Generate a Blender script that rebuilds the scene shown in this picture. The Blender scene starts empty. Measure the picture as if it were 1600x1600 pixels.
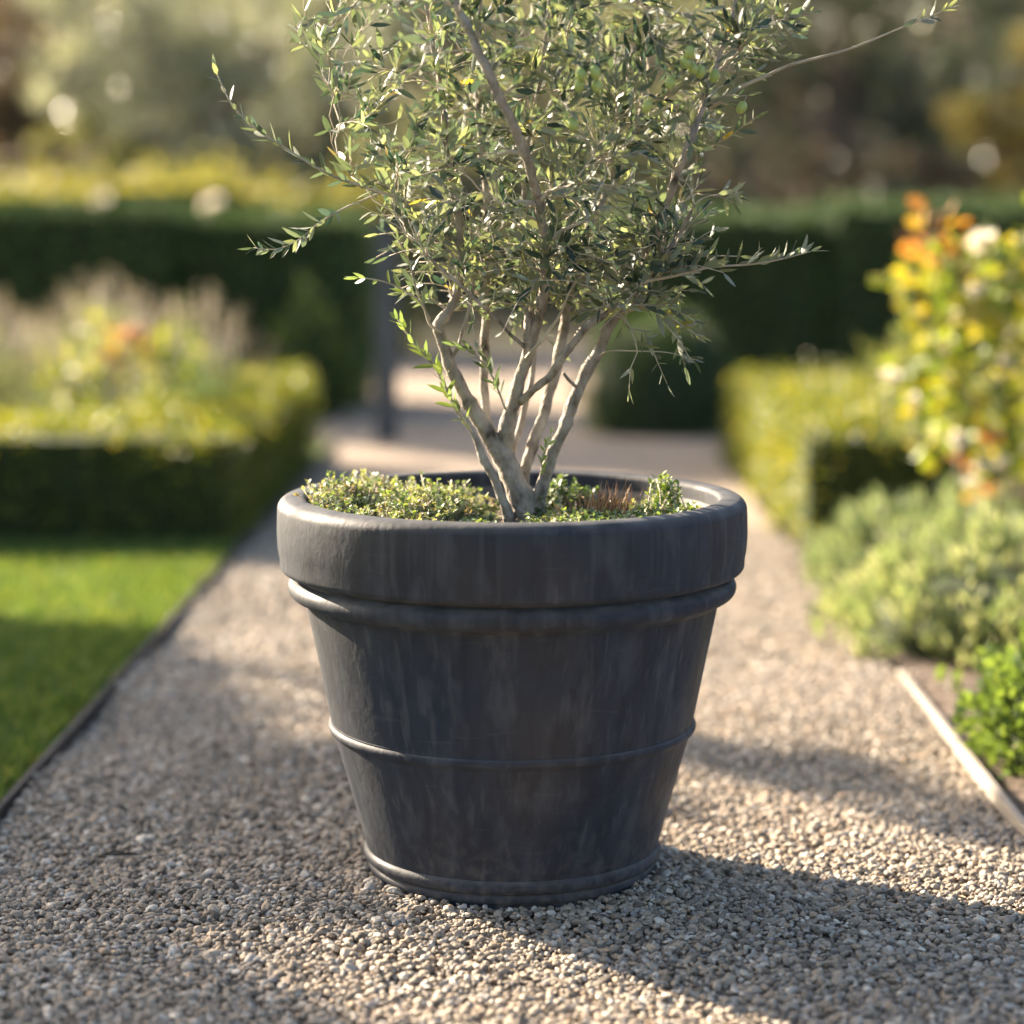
import bpy, math, random
import numpy as np
R = math.radians
rng = np.random.default_rng(7)
random.seed(7)
scene = bpy.context.scene
C = scene.collection

# ------------------------------------------------------------------ camera
F_PX, PITCH, YAW, DIST, CAM_H = 3500.0, R(7.42), R(0.573), 3.150, 0.930
CX, CY = DIST * math.sin(YAW), -DIST * math.cos(YAW)
cam_d = bpy.data.cameras.new('camera')
cam = bpy.data.objects.new('camera', cam_d); C.objects.link(cam)
cam.location = (CX, CY, CAM_H)
cam.rotation_euler = (R(90) - PITCH, 0, YAW)
cam_d.sensor_width = 36; cam_d.lens = F_PX / 1600 * 36
cam_d.clip_end = 2000; cam_d.clip_start = 0.05
cam_d.dof.use_dof = True; cam_d.dof.focus_distance = 3.03; cam_d.dof.aperture_fstop = 1.6
scene.camera = cam

# ------------------------------------------------------------------ light
SUN_EL, SUN_AZ = R(24), R(38)          # sun stands behind and to the left
U = np.array([math.cos(SUN_AZ), -math.sin(SUN_AZ), 0.0])   # way the light travels over the ground
V = np.array([math.sin(SUN_AZ), math.cos(SUN_AZ), 0.0])
ldir = np.array([U[0] * math.cos(SUN_EL), U[1] * math.cos(SUN_EL), -math.sin(SUN_EL)])
from mathutils import Vector, Matrix
sd = bpy.data.lights.new('sun', 'SUN'); sun = bpy.data.objects.new('sun', sd); C.objects.link(sun)
sun.rotation_euler = Vector(ldir).to_track_quat('-Z', 'Y').to_euler()
sun.location = (-6, 5, 6)
sd.energy = 5.0; sd.angle = R(0.55); sd.color = (1.0, 0.84, 0.65)
w = bpy.data.worlds.new('World'); scene.world = w; w.use_nodes = True
wn = w.node_tree.nodes; wl = w.node_tree.links
sky = wn.new('ShaderNodeTexSky'); sky.sky_type = 'NISHITA'; sky.sun_disc = False
sky.sun_elevation = SUN_EL; sky.dust_density = 4.0; sky.ozone_density = 1.0
to_sun = -ldir
sky.sun_rotation = math.atan2(to_sun[0], to_sun[1])
wl.new(sky.outputs[0], wn['Background'].inputs[0]); wn['Background'].inputs[1].default_value = 0.062
scene.view_settings.view_transform = 'Standard'; scene.view_settings.look = 'None'
scene.view_settings.gamma = 1.0; scene.view_settings.exposure = 2.55
scene.render.engine = 'CYCLES'
cy = scene.cycles
cy.use_denoising = True
try: cy.denoiser = 'OPENIMAGEDENOISE'
except Exception: pass
cy.max_bounces = 7; cy.diffuse_bounces = 3; cy.glossy_bounces = 3; cy.transmission_bounces = 4
cy.caustics_reflective = False; cy.caustics_refractive = False

# ------------------------------------------------------------------ helpers
_fw = np.array([-math.sin(YAW) * math.cos(PITCH), math.cos(YAW) * math.cos(PITCH), -math.sin(PITCH)])
_rt = np.array([math.cos(YAW), math.sin(YAW), 0])
_up = np.array([-math.sin(YAW) * math.sin(PITCH), math.cos(YAW) * math.sin(PITCH), math.cos(PITCH)])
_cam = np.array([CX, CY, CAM_H])
def at(px, py, Y=0.0):
    """measured place of a traced point of the photograph on the upright plane y = Y"""
    r = _fw + (px - 800) / F_PX * _rt + (800 - py) / F_PX * _up
    return _cam + r * ((Y - CY) / r[1])

def tag(o, label=None, cat=None, group=None, kind=None):
    if label: o['label'] = label
    if cat: o['category'] = cat
    if group: o['group'] = group
    if kind: o['kind'] = kind
    return o
def link(name, me, mat=None, parent=None):
    o = bpy.data.objects.new(name, me); C.objects.link(o)
    if mat: me.materials.append(mat)
    if parent is not None:
        o.parent = parent
        o.matrix_parent_inverse = Matrix.Translation(-Vector(parent.location))
    return o
def thing(name, loc, label, cat, group=None):
    o = bpy.data.objects.new(name, None); C.objects.link(o); o.location = loc
    o.empty_display_size = 0.1
    return tag(o, label, cat, group)
def mesh_tris(name, v, f, col=None, smooth=False):
    me = bpy.data.meshes.new(name)
    v = np.asarray(v, dtype=np.float32); f = np.asarray(f, dtype=np.int32); k = f.shape[1]
    me.vertices.add(len(v)); me.vertices.foreach_set('co', v.ravel())
    me.loops.add(f.size); me.loops.foreach_set('vertex_index', f.ravel())
    me.polygons.add(len(f)); me.polygons.foreach_set('loop_start', np.arange(0, f.size, k, dtype=np.int32))
    me.polygons.foreach_set('use_smooth', np.full(len(f), smooth, dtype=bool))
    me.update(calc_edges=True)
    if col is not None:
        c = np.ones((len(v), 4), dtype=np.float32); c[:, :3] = col
        a = me.attributes.new('Col', 'FLOAT_COLOR', 'POINT'); a.data.foreach_set('color', c.ravel())
    return me
def unit(a):
    a = np.asarray(a, dtype=float)
    return a / np.maximum(np.linalg.norm(a, axis=-1, keepdims=True), 1e-9)
def rand_unit(n): return unit(rng.normal(size=(n, 3)))

def leaves(P, D, N, L, W, col, hi=False, curl=0.12):
    """one folded leaf per row: base P, direction D, upper side N, length L, width W -> verts, tris, colours"""
    n = len(P); D = unit(D); S = unit(np.cross(D, N)); N = np.cross(S, D)
    L = np.broadcast_to(L, (n,)).reshape(-1, 1); W = np.broadcast_to(W, (n,)).reshape(-1, 1)
    if hi:
        rows = [(0, 0, 0), (.30, -.46, .10), (.28, 0, 0), (.30, .46, .10), (.68, -.40, .09), (.66, 0, 0), (.68, .40, .09), (1, 0, 0)]
        T = [(0, 2, 1), (0, 3, 2), (1, 2, 5), (1, 5, 4), (2, 3, 6), (2, 6, 5), (4, 5, 7), (5, 6, 7)]
    else:
        rows = [(0, 0, 0), (.45, -.5, .12), (1, 0, 0), (.45, .5, .12)]
        T = [(0, 2, 1), (0, 3, 2)]
    k = len(rows); v = np.empty((n, k, 3))
    cu = (rng.normal(size=(n, 1)) * curl + curl * .4)
    for i, (a, b, c) in enumerate(rows):
        v[:, i] = P + D * L * a + S * W * b + N * (W * c - cu * L * (a * a))
    f = (np.arange(n)[:, None, None] * k + np.array(T)[None]).reshape(-1, 3)
    return v.reshape(-1, 3), f, np.repeat(col, k, axis=0)
def pick(n, palette, weights=None, jit=0.15):
    pal = np.array(palette, dtype=float); p = None if weights is None else np.array(weights) / sum(weights)
    c = pal[rng.choice(len(pal), n, p=p)]
    return np.clip(c * (1 + rng.normal(size=(n, 1)) * jit), 0.004, 0.95)

def nodes(name):
    m = bpy.data.materials.new(name); m.use_nodes = True
    nt = m.node_tree; return m, nt.nodes, nt.links, nt.nodes['Principled BSDF']
def leaf_mat(name, trans=0.35, tcol=(1.5, 1.35, 0.5), rough=0.45, under=None, spec=0.4):
    m, n, l, b = nodes(name)
    at_ = n.new('ShaderNodeAttribute'); at_.attribute_name = 'Col'
    src = at_.outputs['Color']
    if under:
        geo = n.new('ShaderNodeNewGeometry'); mx = n.new('ShaderNodeMix'); mx.data_type = 'RGBA'
        l.new(geo.outputs['Backfacing'], mx.inputs[0]); l.new(src, mx.inputs[6])
        ad = n.new('ShaderNodeMix'); ad.data_type = 'RGBA'; ad.inputs[0].default_value = .7
        l.new(src, ad.inputs[6]); ad.inputs[7].default_value = (*under, 1)
        l.new(ad.outputs[2], mx.inputs[7]); srcb = mx.outputs[2]
    else: srcb = src
    l.new(srcb, b.inputs['Base Color']); b.inputs['Roughness'].default_value = rough
    b.inputs['Specular IOR Level'].default_value = spec
    tr = n.new('ShaderNodeBsdfTranslucent'); mu = n.new('ShaderNodeMix'); mu.data_type = 'RGBA'; mu.blend_type = 'MULTIPLY'
    mu.inputs[0].default_value = 1; l.new(src, mu.inputs[6]); mu.inputs[7].default_value = (*tcol, 1)
    l.new(mu.outputs[2], tr.inputs[0])
    ms = n.new('ShaderNodeMixShader'); ms.inputs[0].default_value = trans
    l.new(b.outputs[0], ms.inputs[1]); l.new(tr.outputs[0], ms.inputs[2])
    l.new(ms.outputs[0], n['Material Output'].inputs[0])
    return m
def noise_mat(name, stops, scale=8, detail=6, rough=.85, bump=.2, bscale=40, stretch=(1, 1, 1), bdist=.01, spec=.3):
    m, n, l, b = nodes(name)
    tc = n.new('ShaderNodeTexCoord'); mp = n.new('ShaderNodeMapping'); mp.inputs['Scale'].default_value = stretch
    l.new(tc.outputs['Object'], mp.inputs[0])
    t = n.new('ShaderNodeTexNoise'); t.inputs['Scale'].default_value = scale; t.inputs['Detail'].default_value = detail
    l.new(mp.outputs[0], t.inputs['Vector'])
    r = n.new('ShaderNodeValToRGB'); el = r.color_ramp.elements
    while len(el) < len(stops): el.new(.5)
    for e, (p, c) in zip(el, stops): e.position = p; e.color = (*c, 1)
    l.new(t.outputs[0], r.inputs[0]); l.new(r.outputs[0], b.inputs['Base Color'])
    t2 = n.new('ShaderNodeTexNoise'); t2.inputs['Scale'].default_value = bscale; t2.inputs['Detail'].default_value = 5
    l.new(mp.outputs[0], t2.inputs['Vector'])
    bp = n.new('ShaderNodeBump'); bp.inputs['Strength'].default_value = bump; bp.inputs['Distance'].default_value = bdist
    l.new(t2.outputs[0], bp.inputs['Height']); l.new(bp.outputs[0], b.inputs['Normal'])
    b.inputs['Roughness'].default_value = rough; b.inputs['Specular IOR Level'].default_value = spec
    return m

def catmull(pts, rad, step=0.02):
    pts = np.array(pts, float); rad = np.array(rad, float); out, ro = [], []
    Q = np.vstack([2 * pts[0] - pts[1], pts, 2 * pts[-1] - pts[-2]])
    for i in range(1, len(Q) - 2):
        n = max(2, int(np.linalg.norm(Q[i + 1] - Q[i]) / step))
        for k in range(n):
            t = k / n; a, b, c, d = Q[i - 1], Q[i], Q[i + 1], Q[i + 2]
            out.append(.5 * (2 * b + (c - a) * t + (2 * a - 5 * b + 4 * c - d) * t * t + (3 * b - a - 3 * c + d) * t ** 3))
            ro.append(rad[i - 1] * (1 - t) + rad[i] * t)
    out.append(pts[-1]); ro.append(rad[-1])
    return np.array(out), np.array(ro)
class Tubes:
    def __init__(s): s.v, s.f, s.n = [], [], 0
    def add(s, P, r, sides=6, rough=0.0):
        P = np.asarray(P, float); r = np.asarray(r, float); m = len(P)
        T = unit(np.gradient(P, axis=0)); ref = np.array([0, 0, 1.0])
        if abs(T[0] @ ref) > .9: ref = np.array([1.0, 0, 0])
        A = np.empty_like(P); a = unit(np.cross(T[0], ref))
        for i in range(m):
            a = unit(a - T[i] * (a @ T[i])); A[i] = a
        B = np.cross(T, A)
        th = np.arange(sides) / sides * 2 * math.pi
        rr = r[:, None] * (1 + rough * rng.normal(size=(m, sides)))
        V_ = P[:, None] + rr[..., None] * (np.cos(th)[None, :, None] * A[:, None] + np.sin(th)[None, :, None] * B[:, None])
        s.v.append(V_.reshape(-1, 3))
        i = np.arange(m - 1)[:, None] * sides; j = np.arange(sides)[None]; j2 = (j + 1) % sides
        q = np.stack([i + j, i + j2, i + sides + j2, i + sides + j], -1).reshape(-1, 4) + s.n
        s.f.append(q); s.n += m * sides
        # round end caps as a fan of degenerate-free quads
        for e, base in ((0, 0), (m - 1, (m - 1) * sides)):
            s.v.append(P[e:e + 1] + T[e:e + 1] * (r[e] * .5 * (1 if e else -1)))
            c = s.n; s.n += 1
            off = c - m * sides - (0 if e == 0 else 1)
            for k in range(0, sides, 2):
                q4 = [off + base + k, off + base + (k + 1) % sides, off + base + (k + 2) % sides, c]
                s.f.append(np.array([q4 if e else q4[::-1]]))
    def build(s, name, mat, parent=None):
        me = mesh_tris(name, np.vstack(s.v), np.vstack(s.f), smooth=True)
        return link(name, me, mat, parent)
def lathe(name, prof, mat, parent, seg=160, wob=0.0):
    prof = np.array(prof, float); prof[:, 0] *= 1 - .028 * np.clip(1 - prof[:, 1] / .4, 0, 1); th = np.arange(seg) / seg * 2 * math.pi
    r = prof[:, 0][:, None] * (1 + wob * (np.sin(th * 3 + 1) + .6 * np.sin(5 * th)))[None]
    v = np.stack([r * np.cos(th), r * np.sin(th), np.repeat(prof[:, 1][:, None], seg, 1)], -1).reshape(-1, 3)
    i = np.arange(len(prof) - 1)[:, None] * seg; j = np.arange(seg)[None]; j2 = (j + 1) % seg
    f = np.stack([i + j, i + j2, i + seg + j2, i + seg + j], -1).reshape(-1, 4)
    return link(name, mesh_tris(name, v, f, smooth=True), mat, parent)
def sheet(name, x0, x1, y0, y1, z, mat, label=None, nx=2, ny=2, bumpz=0):
    xs = np.linspace(x0, x1, nx); ys = np.linspace(y0, y1, ny); X, Y = np.meshgrid(xs, ys)
    Z = np.full_like(X, z)
    if bumpz: Z = Z + (relief(X, Y) if bumpz == 'path' else bumpz * (np.sin(X * 5.1 + 1) * np.sin(Y * 3.7) + .6 * np.sin(X * 11 + Y * 8) + .4 * rng.normal(size=X.shape)))
    v = np.stack([X, Y, Z], -1).reshape(-1, 3)
    i = (np.arange(ny - 1)[:, None] * nx + np.arange(nx - 1)[None]).ravel()
    f = np.stack([i, i + 1, i + nx + 1, i + nx], -1)
    o = link(name, mesh_tris(name, v, f, smooth=True), mat)
    return tag(o, label, None, None, 'structure')
def box(name, x0, x1, y0, y1, z0, z1, mat, parent=None, bev=0):
    v = [(x, y, z) for z in (z0, z1) for y in (y0, y1) for x in (x0, x1)]
    f = [(0, 2, 3, 1), (4, 5, 7, 6), (0, 1, 5, 4), (2, 6, 7, 3), (0, 4, 6, 2), (1, 3, 7, 5)]
    o = link(name, mesh_tris(name, v, f), mat, parent)
    if bev:
        b = o.modifiers.new('bevel', 'BEVEL'); b.width = bev; b.segments = 2
    return o

# ------------------------------------------------------------------ ground
def relief(x, y): return .006 * np.sin(x * 5.1 + 1) * np.sin(y * 3.7) + .004 * np.sin(x * 11 + y * 8) + .005 * np.sin(x * 3 - y * 6.5 + .5)
m_ground = noise_mat('ground_mat', [(.3, (.05, .06, .02)), (.6, (.12, .10, .06)), (.8, (.16, .13, .09))], scale=1.5, bscale=20)
m_path = noise_mat('path_mat', [(.25, (.09, .07, .052)), (.5, (.30, .235, .175)), (.75, (.46, .375, .29))], scale=95, detail=3, bscale=75, bump=.9, bdist=.012)
m_soil = noise_mat('soil_mat', [(.3, (.05, .035, .025)), (.55, (.13, .095, .07)), (.8, (.26, .20, .15))], scale=24, bscale=45, bump=.8, bdist=.02)
m_lawn = noise_mat('lawn_mat', [(.3, (.04, .075, .012)), (.7, (.09, .14, .03))], scale=9, bscale=60)
sheet('ground', -300, 300, -300, 300, -.05, m_ground, 'wide garden ground of grass and earth running to the horizon')
sheet('path', -.80, .775, -4, 6.2, -.010, m_path, 'pale gravel path running straight between lawn and planted bed', 60, 240, 'path')
sheet('crossing_path', -9, 9, 6.2, 13.5, -.012, m_path, 'pale gravel crossing behind the low clipped hedges', 60, 40, .003)
sheet('lawn', -8, -.825, -4, 6.19, 0.0, m_lawn, 'short green lawn left of the gravel path', 40, 40, .004)
sheet('soil_bed', .80, 8, -4, 6.19, -.004, m_soil, 'brown earth bed right of the gravel path', 120, 160, .006)

# gravel: real pebbles as instances on points
def pebble_points():
    out = []
    def zone(y0, y1, pitch, sz, x0=-.80, x1=.775, lay=1.35):
        n = int((x1 - x0) * (y1 - y0) / pitch ** 2 * lay)
        P = np.stack([rng.uniform(x0, x1, n), rng.uniform(y0, y1, n), np.zeros(n)], -1)
        s = sz * np.exp(rng.normal(size=n) * .30); s = np.clip(s, sz * .5, sz * 2.1)
        out.append((P, s))
    zone(-1.25, 1.5, .0071, .0039)
    zone(1.5, 3.7, .0095, .0050)
    zone(-1.25, 2.5, .06, .006, .775, .83)
    zone(-1.25, 3.2, .05, .005, -.83, -.80)
    P = np.vstack([o[0] for o in out]); s = np.concatenate([o[1] for o in out])
    keep = np.hypot(P[:, 0], P[:, 1]) > .203
    P, s = P[keep], s[keep]
    hgt = relief(P[:, 0], P[:, 1])
    rr = np.hypot(P[:, 0], P[:, 1]); hgt += .009 * np.exp(-((rr - .205) / .045) ** 2)
    P[:, 2] = -.005 + hgt + rng.uniform(-.0035, .0035, len(P)) 
    return P, s
def pebble_mat():
    m, n, l, b = nodes('pebble_mat')
    oi = n.new('ShaderNodeObjectInfo'); r = n.new('ShaderNodeValToRGB'); el = r.color_ramp.elements
    st = [(0, (.10, .083, .064)), (.16, (.20, .165, .126)), (.4, (.32, .265, .20)), (.6, (.42, .35, .268)), (.72, (.39, .285, .19)), (.86, (.30, .28, .25)), (1, (.66, .58, .47))]
    while len(el) < len(st): el.new(.5)
    for e, (p, c) in zip(el, st): e.position = p; e.color = (*c, 1)
    l.new(oi.outputs['Random'], r.inputs[0])
    tc = n.new('ShaderNodeTexCoord'); t = n.new('ShaderNodeTexNoise'); t.inputs['Scale'].default_value = 3; t.inputs['Detail'].default_value = 5
    l.new(tc.outputs['Object'], t.inputs['Vector'])
    mr = n.new('ShaderNodeMapRange'); mr.inputs[1].default_value = .3; mr.inputs[2].default_value = .7; mr.inputs[3].default_value = .7; mr.inputs[4].default_value = 1.2
    l.new(t.outputs[0], mr.inputs[0])
    mu = n.new('ShaderNodeMix'); mu.data_type = 'RGBA'; mu.blend_type = 'MULTIPLY'; mu.inputs[0].default_value = 1
    l.new(r.outputs[0], mu.inputs[6]); l.new(mr.outputs[0], mu.inputs[7]); l.new(mu.outputs[2], b.inputs['Base Color'])
    b.inputs['Roughness'].default_value = .75; b.inputs['Specular IOR Level'].default_value = .3
    return m
P, s = pebble_points()
me = bpy.data.meshes.new('gravel'); me.vertices.add(len(P)); me.vertices.foreach_set('co', P.astype(np.float32).ravel())
def pattr(nm, ty, key, arr):
    a = me.attributes.new(nm, ty, 'POINT'); a.data.foreach_set(key, arr.ravel())
n_ = len(P)
rot = np.stack([rng.normal(size=n_) * .32, rng.normal(size=n_) * .32, rng.uniform(0, 6.28, n_)], -1).astype(np.float32)
scl = (s[:, None] * np.stack([rng.uniform(.9, 1.45, n_), rng.uniform(.75, 1.1, n_), rng.uniform(.45, .75, n_)], -1)).astype(np.float32)
pattr('rot', 'FLOAT_VECTOR', 'vector', rot); pattr('scl', 'FLOAT_VECTOR', 'vector', scl)
pattr('var', 'INT', 'value', rng.integers(0, 6, n_).astype(np.int32))
gravel = link('gravel', me, pebble_mat())
tag(gravel, 'loose pale grey and tan pea gravel covering the path', 'gravel', kind='stuff')
ng = bpy.data.node_groups.new('pebbles', 'GeometryNodeTree')
ng.interface.new_socket('Geometry', in_out='INPUT', socket_type='NodeSocketGeometry')
ng.interface.new_socket('Geometry', in_out='OUTPUT', socket_type='NodeSocketGeometry')
N, K = ng.nodes, ng.links
gi = N.new('NodeGroupInput'); go = N.new('NodeGroupOutput')
iop = N.new('GeometryNodeInstanceOnPoints'); iop.inputs['Pick Instance'].default_value = True
g2i = N.new('GeometryNodeGeometryToInstance')
for i in range(6):
    ico = N.new('GeometryNodeMeshIcoSphere'); ico.inputs['Radius'].default_value = 1; ico.inputs['Subdivisions'].default_value = 3
    sp = N.new('GeometryNodeSetPosition'); K.new(ico.outputs['Mesh'], sp.inputs['Geometry'])
    nz = N.new('ShaderNodeTexNoise'); nz.noise_dimensions = '4D'; nz.inputs['W'].default_value = i * 7.3 + 1; nz.inputs['Scale'].default_value = .85; nz.inputs['Detail'].default_value = 1.5
    ps = N.new('GeometryNodeInputPosition'); K.new(ps.outputs[0], nz.inputs['Vector'])
    sb = N.new('ShaderNodeVectorMath'); sb.operation = 'SUBTRACT'; sb.inputs[1].default_value = (.5, .5, .5)
    K.new(nz.outputs['Color'], sb.inputs[0])
    sc_ = N.new('ShaderNodeVectorMath'); sc_.operation = 'SCALE'; sc_.inputs['Scale'].default_value = 1.5
    K.new(sb.outputs[0], sc_.inputs[0]); K.new(sc_.outputs[0], sp.inputs['Offset'])
    sm = N.new('GeometryNodeSetShadeSmooth'); K.new(sp.outputs[0], sm.inputs[0])
    mt = N.new('GeometryNodeSetMaterial'); mt.inputs['Material'].default_value = me.materials[0]
    K.new(sm.outputs[0], mt.inputs[0]); K.new(mt.outputs[0], g2i.inputs[0])
K.new(gi.outputs[0], iop.inputs['Points']); K.new(g2i.outputs[0], iop.inputs['Instance'])
for nm, ty, so in (('var', 'INT', 'Instance Index'), ('rot', 'FLOAT_VECTOR', 'Rotation'), ('scl', 'FLOAT_VECTOR', 'Scale')):
    na = N.new('GeometryNodeInputNamedAttribute'); na.data_type = ty; na.inputs['Name'].default_value = nm
    K.new(na.outputs[0], iop.inputs[so])
K.new(iop.outputs[0], go.inputs[0])
gm = gravel.modifiers.new('pebbles', 'NODES'); gm.node_group = ng

# grass blades
m_grass = leaf_mat('grass_mat', .42, (1.45, 1.25, .5), .5)
n = 85000
gx = -.83 - rng.random(n) ** 1.3 * 2.4; gy = rng.uniform(-.9, 3.25, n)
P = np.stack([gx, gy, np.full(n, .0)], -1)
D = unit(np.stack([rng.normal(size=n) * .45, rng.normal(size=n) * .45, np.ones(n)], -1))
v, f, c = leaves(P, D, rand_unit(n), rng.uniform(.018, .042, n), rng.uniform(.0025, .0045, n), pick(n, [(.085, .165, .045), (.135, .215, .06), (.22, .265, .085), (.05, .115, .034)], [3, 3, 2.4, 2]), curl=.3)
tag(link('grass', mesh_tris('grass', v, f, c), m_grass), 'dense short green grass blades on the lawn', 'grass', kind='stuff')

# edging
m_steel = noise_mat('edging_mat', [(.3, (.035, .028, .024)), (.7, (.08, .065, .055))], scale=14, rough=.7)
m_timber = noise_mat('timber_mat', [(.3, (.24, .205, .17)), (.7, (.36, .32, .27))], scale=10, stretch=(20, 1.5, 20), rough=.8)
tag(box('metal_edging', -.818, -.807, -4, 6.18, -.04, .014, m_steel, bev=.002), 'thin dark edging strip between the lawn and the gravel', 'edging')
tag(box('timber_edging', .780, .794, -4, 1.40, -.04, .012, m_timber, bev=.003), 'pale timber edging strip between the gravel and the planted bed', 'edging')

# ------------------------------------------------------------------ pot
def pot_mat():
    m, n, l, b = nodes('pot_mat')
    tc = n.new('ShaderNodeTexCoord')
    def nz(scale, detail, stretch, dist=0):
        mp = n.new('ShaderNodeMapping'); mp.inputs['Scale'].default_value = stretch; l.new(tc.outputs['Object'], mp.inputs[0])
        t = n.new('ShaderNodeTexNoise'); t.inputs['Scale'].default_value = scale; t.inputs['Detail'].default_value = detail; t.inputs['Distortion'].default_value = dist
        l.new(mp.outputs[0], t.inputs['Vector']); return t.outputs[0]
    def ramp(src, st):
        r = n.new('ShaderNodeValToRGB'); el = r.color_ramp.elements
        while len(el) < len(st): el.new(.5)
        for e, (p, c) in zip(el, st): e.position = p; e.color = (*c, 1)
        l.new(src, r.inputs[0]); return r.outputs[0]
    def mix(fac, a, c, mode='MIX'):
        x = n.new('ShaderNodeMix'); x.data_type = 'RGBA'; x.blend_type = mode
        if isinstance(fac, float): x.inputs[0].default_value = fac
        else: l.new(fac, x.inputs[0])
        l.new(a, x.inputs[6])
        if isinstance(c, tuple): x.inputs[7].default_value = (*c, 1)
        else: l.new(c, x.inputs[7])
        return x.outputs[2]
    base = ramp(nz(4, 6, (1, 1, 1), .6), [(.3, (.016, .026, .046)), (.5, (.027, .034, .048)), (.74, (.042, .038, .040))])
    streak = ramp(nz(7, 6, (5, 5, .5), .5), [(.36, (.62, .62, .64)), (.52, (1, 1, 1)), (.7, (1.3, 1.28, 1.25))])
    col = mix(.6, base, streak, 'MULTIPLY')
    dust = ramp(nz(26, 9, (1.2, 1.2, .5), .1), [(.5, (0, 0, 0)), (.85, (1, 1, 1))])
    dm = n.new('ShaderNodeMath'); dm.operation = 'MULTIPLY'; dm.inputs[1].default_value = .45; l.new(dust, dm.inputs[0])
    col = mix(dm.outputs[0], col, (.13, .14, .155))
    chalk = ramp(nz(14, 4, (5, 5, .12), .2), [(.56, (0, 0, 0)), (.72, (1, 1, 1))])
    cm_ = n.new('ShaderNodeMath'); cm_.operation = 'MULTIPLY'; cm_.inputs[1].default_value = .24; l.new(chalk, cm_.inputs[0])
    col = mix(cm_.outputs[0], col, (.15, .15, .15))
    scr = ramp(nz(120, 2, (.12, .12, 1.4), .6), [(.66, (0, 0, 0)), (.70, (1, 1, 1))])          # fine scuffs
    scm = n.new('ShaderNodeMath'); scm.operation = 'MULTIPLY'; scm.inputs[1].default_value = .10; l.new(scr, scm.inputs[0])
    col = mix(scm.outputs[0], col, (.15, .15, .15))
    gn = n.new('ShaderNodeNewGeometry'); sn = n.new('ShaderNodeSeparateXYZ'); l.new(gn.outputs['Normal'], sn.inputs[0])   # dust lying on the ledges
    um = n.new('ShaderNodeMapRange'); um.inputs[1].default_value = .25; um.inputs[2].default_value = .95; l.new(sn.outputs[2], um.inputs[0])
    un = ramp(nz(22, 8, (1, 1, 1), .3), [(.35, (.2, .2, .2)), (.65, (1, 1, 1))])
    u1 = n.new('ShaderNodeMath'); u1.operation = 'MULTIPLY'; l.new(um.outputs[0], u1.inputs[0]); l.new(un, u1.inputs[1])
    u2 = n.new('ShaderNodeMath'); u2.operation = 'MULTIPLY'; u2.inputs[1].default_value = .55; l.new(u1.outputs[0], u2.inputs[0])
    col = mix(u2.outputs[0], col, (.20, .19, .175))
    sep = n.new('ShaderNodeSeparateXYZ'); l.new(tc.outputs['Object'], sep.inputs[0])       # splashed dust on the lowest part
    mr = n.new('ShaderNodeMapRange'); mr.inputs[1].default_value = 0; mr.inputs[2].default_value = .12; mr.inputs[3].default_value = 1; mr.inputs[4].default_value = 0
    l.new(sep.outputs[2], mr.inputs[0]); sp_ = ramp(nz(70, 6, (1, 1, 1)), [(.48, (0, 0, 0)), (.62, (1, 1, 1))])
    m2 = n.new('ShaderNodeMath'); m2.operation = 'MULTIPLY'; l.new(mr.outputs[0], m2.inputs[0]); l.new(sp_, m2.inputs[1])
    m3 = n.new('ShaderNodeMath'); m3.operation = 'MULTIPLY'; m3.inputs[1].default_value = .3; l.new(m2.outputs[0], m3.inputs[0])
    col = mix(m3.outputs[0], col, (.17, .145, .115))
    l.new(col, b.inputs['Base Color'])
    rr = ramp(nz(16, 5, (1, 1, .6)), [(.3, (.54, .54, .54)), (.7, (.78, .78, .78))]); l.new(rr, b.inputs['Roughness'])
    b.inputs['Specular IOR Level'].default_value = .32; b.inputs['Diffuse Roughness'].default_value = 1.0
    a1 = nz(75, 7, (1.2, 1.2, .8), .4); a2 = nz(11, 4, (1, 1, .7))
    ad = n.new('ShaderNodeMath'); ad.operation = 'ADD'; l.new(a1, ad.inputs[0]); l.new(a2, ad.inputs[1])
    bp = n.new('ShaderNodeBump'); bp.inputs['Strength'].default_value = .22; bp.inputs['Distance'].default_value = .004
    l.new(ad.outputs[0], bp.inputs['Height']); l.new(bp.outputs[0], b.inputs['Normal'])
    return m
m_pot = pot_mat()
pot = thing('plant_pot', (0, 0, 0), 'large round dark charcoal plant pot with rolled rim and moulded bands on the gravel', 'plant pot')
def arc(cx, cz, r, a0, a1, n=10): return [(cx + r * math.cos(R(a0 + (a1 - a0) * i / n)), cz + r * math.sin(R(a0 + (a1 - a0) * i / n))) for i in range(n + 1)]
# rim: inside wall, flat lip, rounded outer face, groove
m_inner = noise_mat('pot_inner_mat', [(.3, (.08, .08, .085)), (.55, (.17, .165, .155)), (.75, (.30, .285, .26))], scale=14, detail=8, bump=.25, bscale=70, rough=.7, bdist=.004)
lathe('inner_wall', [(.262, .40), (.286, .47), (.2913, .522)], m_inner, pot)
lathe('rim', [(.2913, .522), (.2915, .526)] + arc(.2985, .5375, .0075, 180, 95, 6) + [(.306, .5455), (.314, .545)] +
      arc(.3145, .5275, .0172, 88, 6, 8) + [(.3322, .516), (.3327, .495), (.3318, .474), (.329, .457)] + arc(.3185, .4505, .0105, -5, -72, 6) + [(.316, .4385), (.3095, .436), (.305, .4345)], m_pot, pot, wob=.0012)
lathe('collar_band', [(.304, .4355)] + arc(.3035, .4175, .0145, 88, -80, 14) + [(.3015, .4015), (.2975, .3975), (.2925, .3945)], m_pot, pot, wob=.0012)
body = [(.2935, .3955), (.2915, .389)] + [(.2912 + (.2625 - .2912) * t, .385 + (.226 - .385) * t + 0) for t in np.linspace(0, 1, 14)] 
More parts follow.
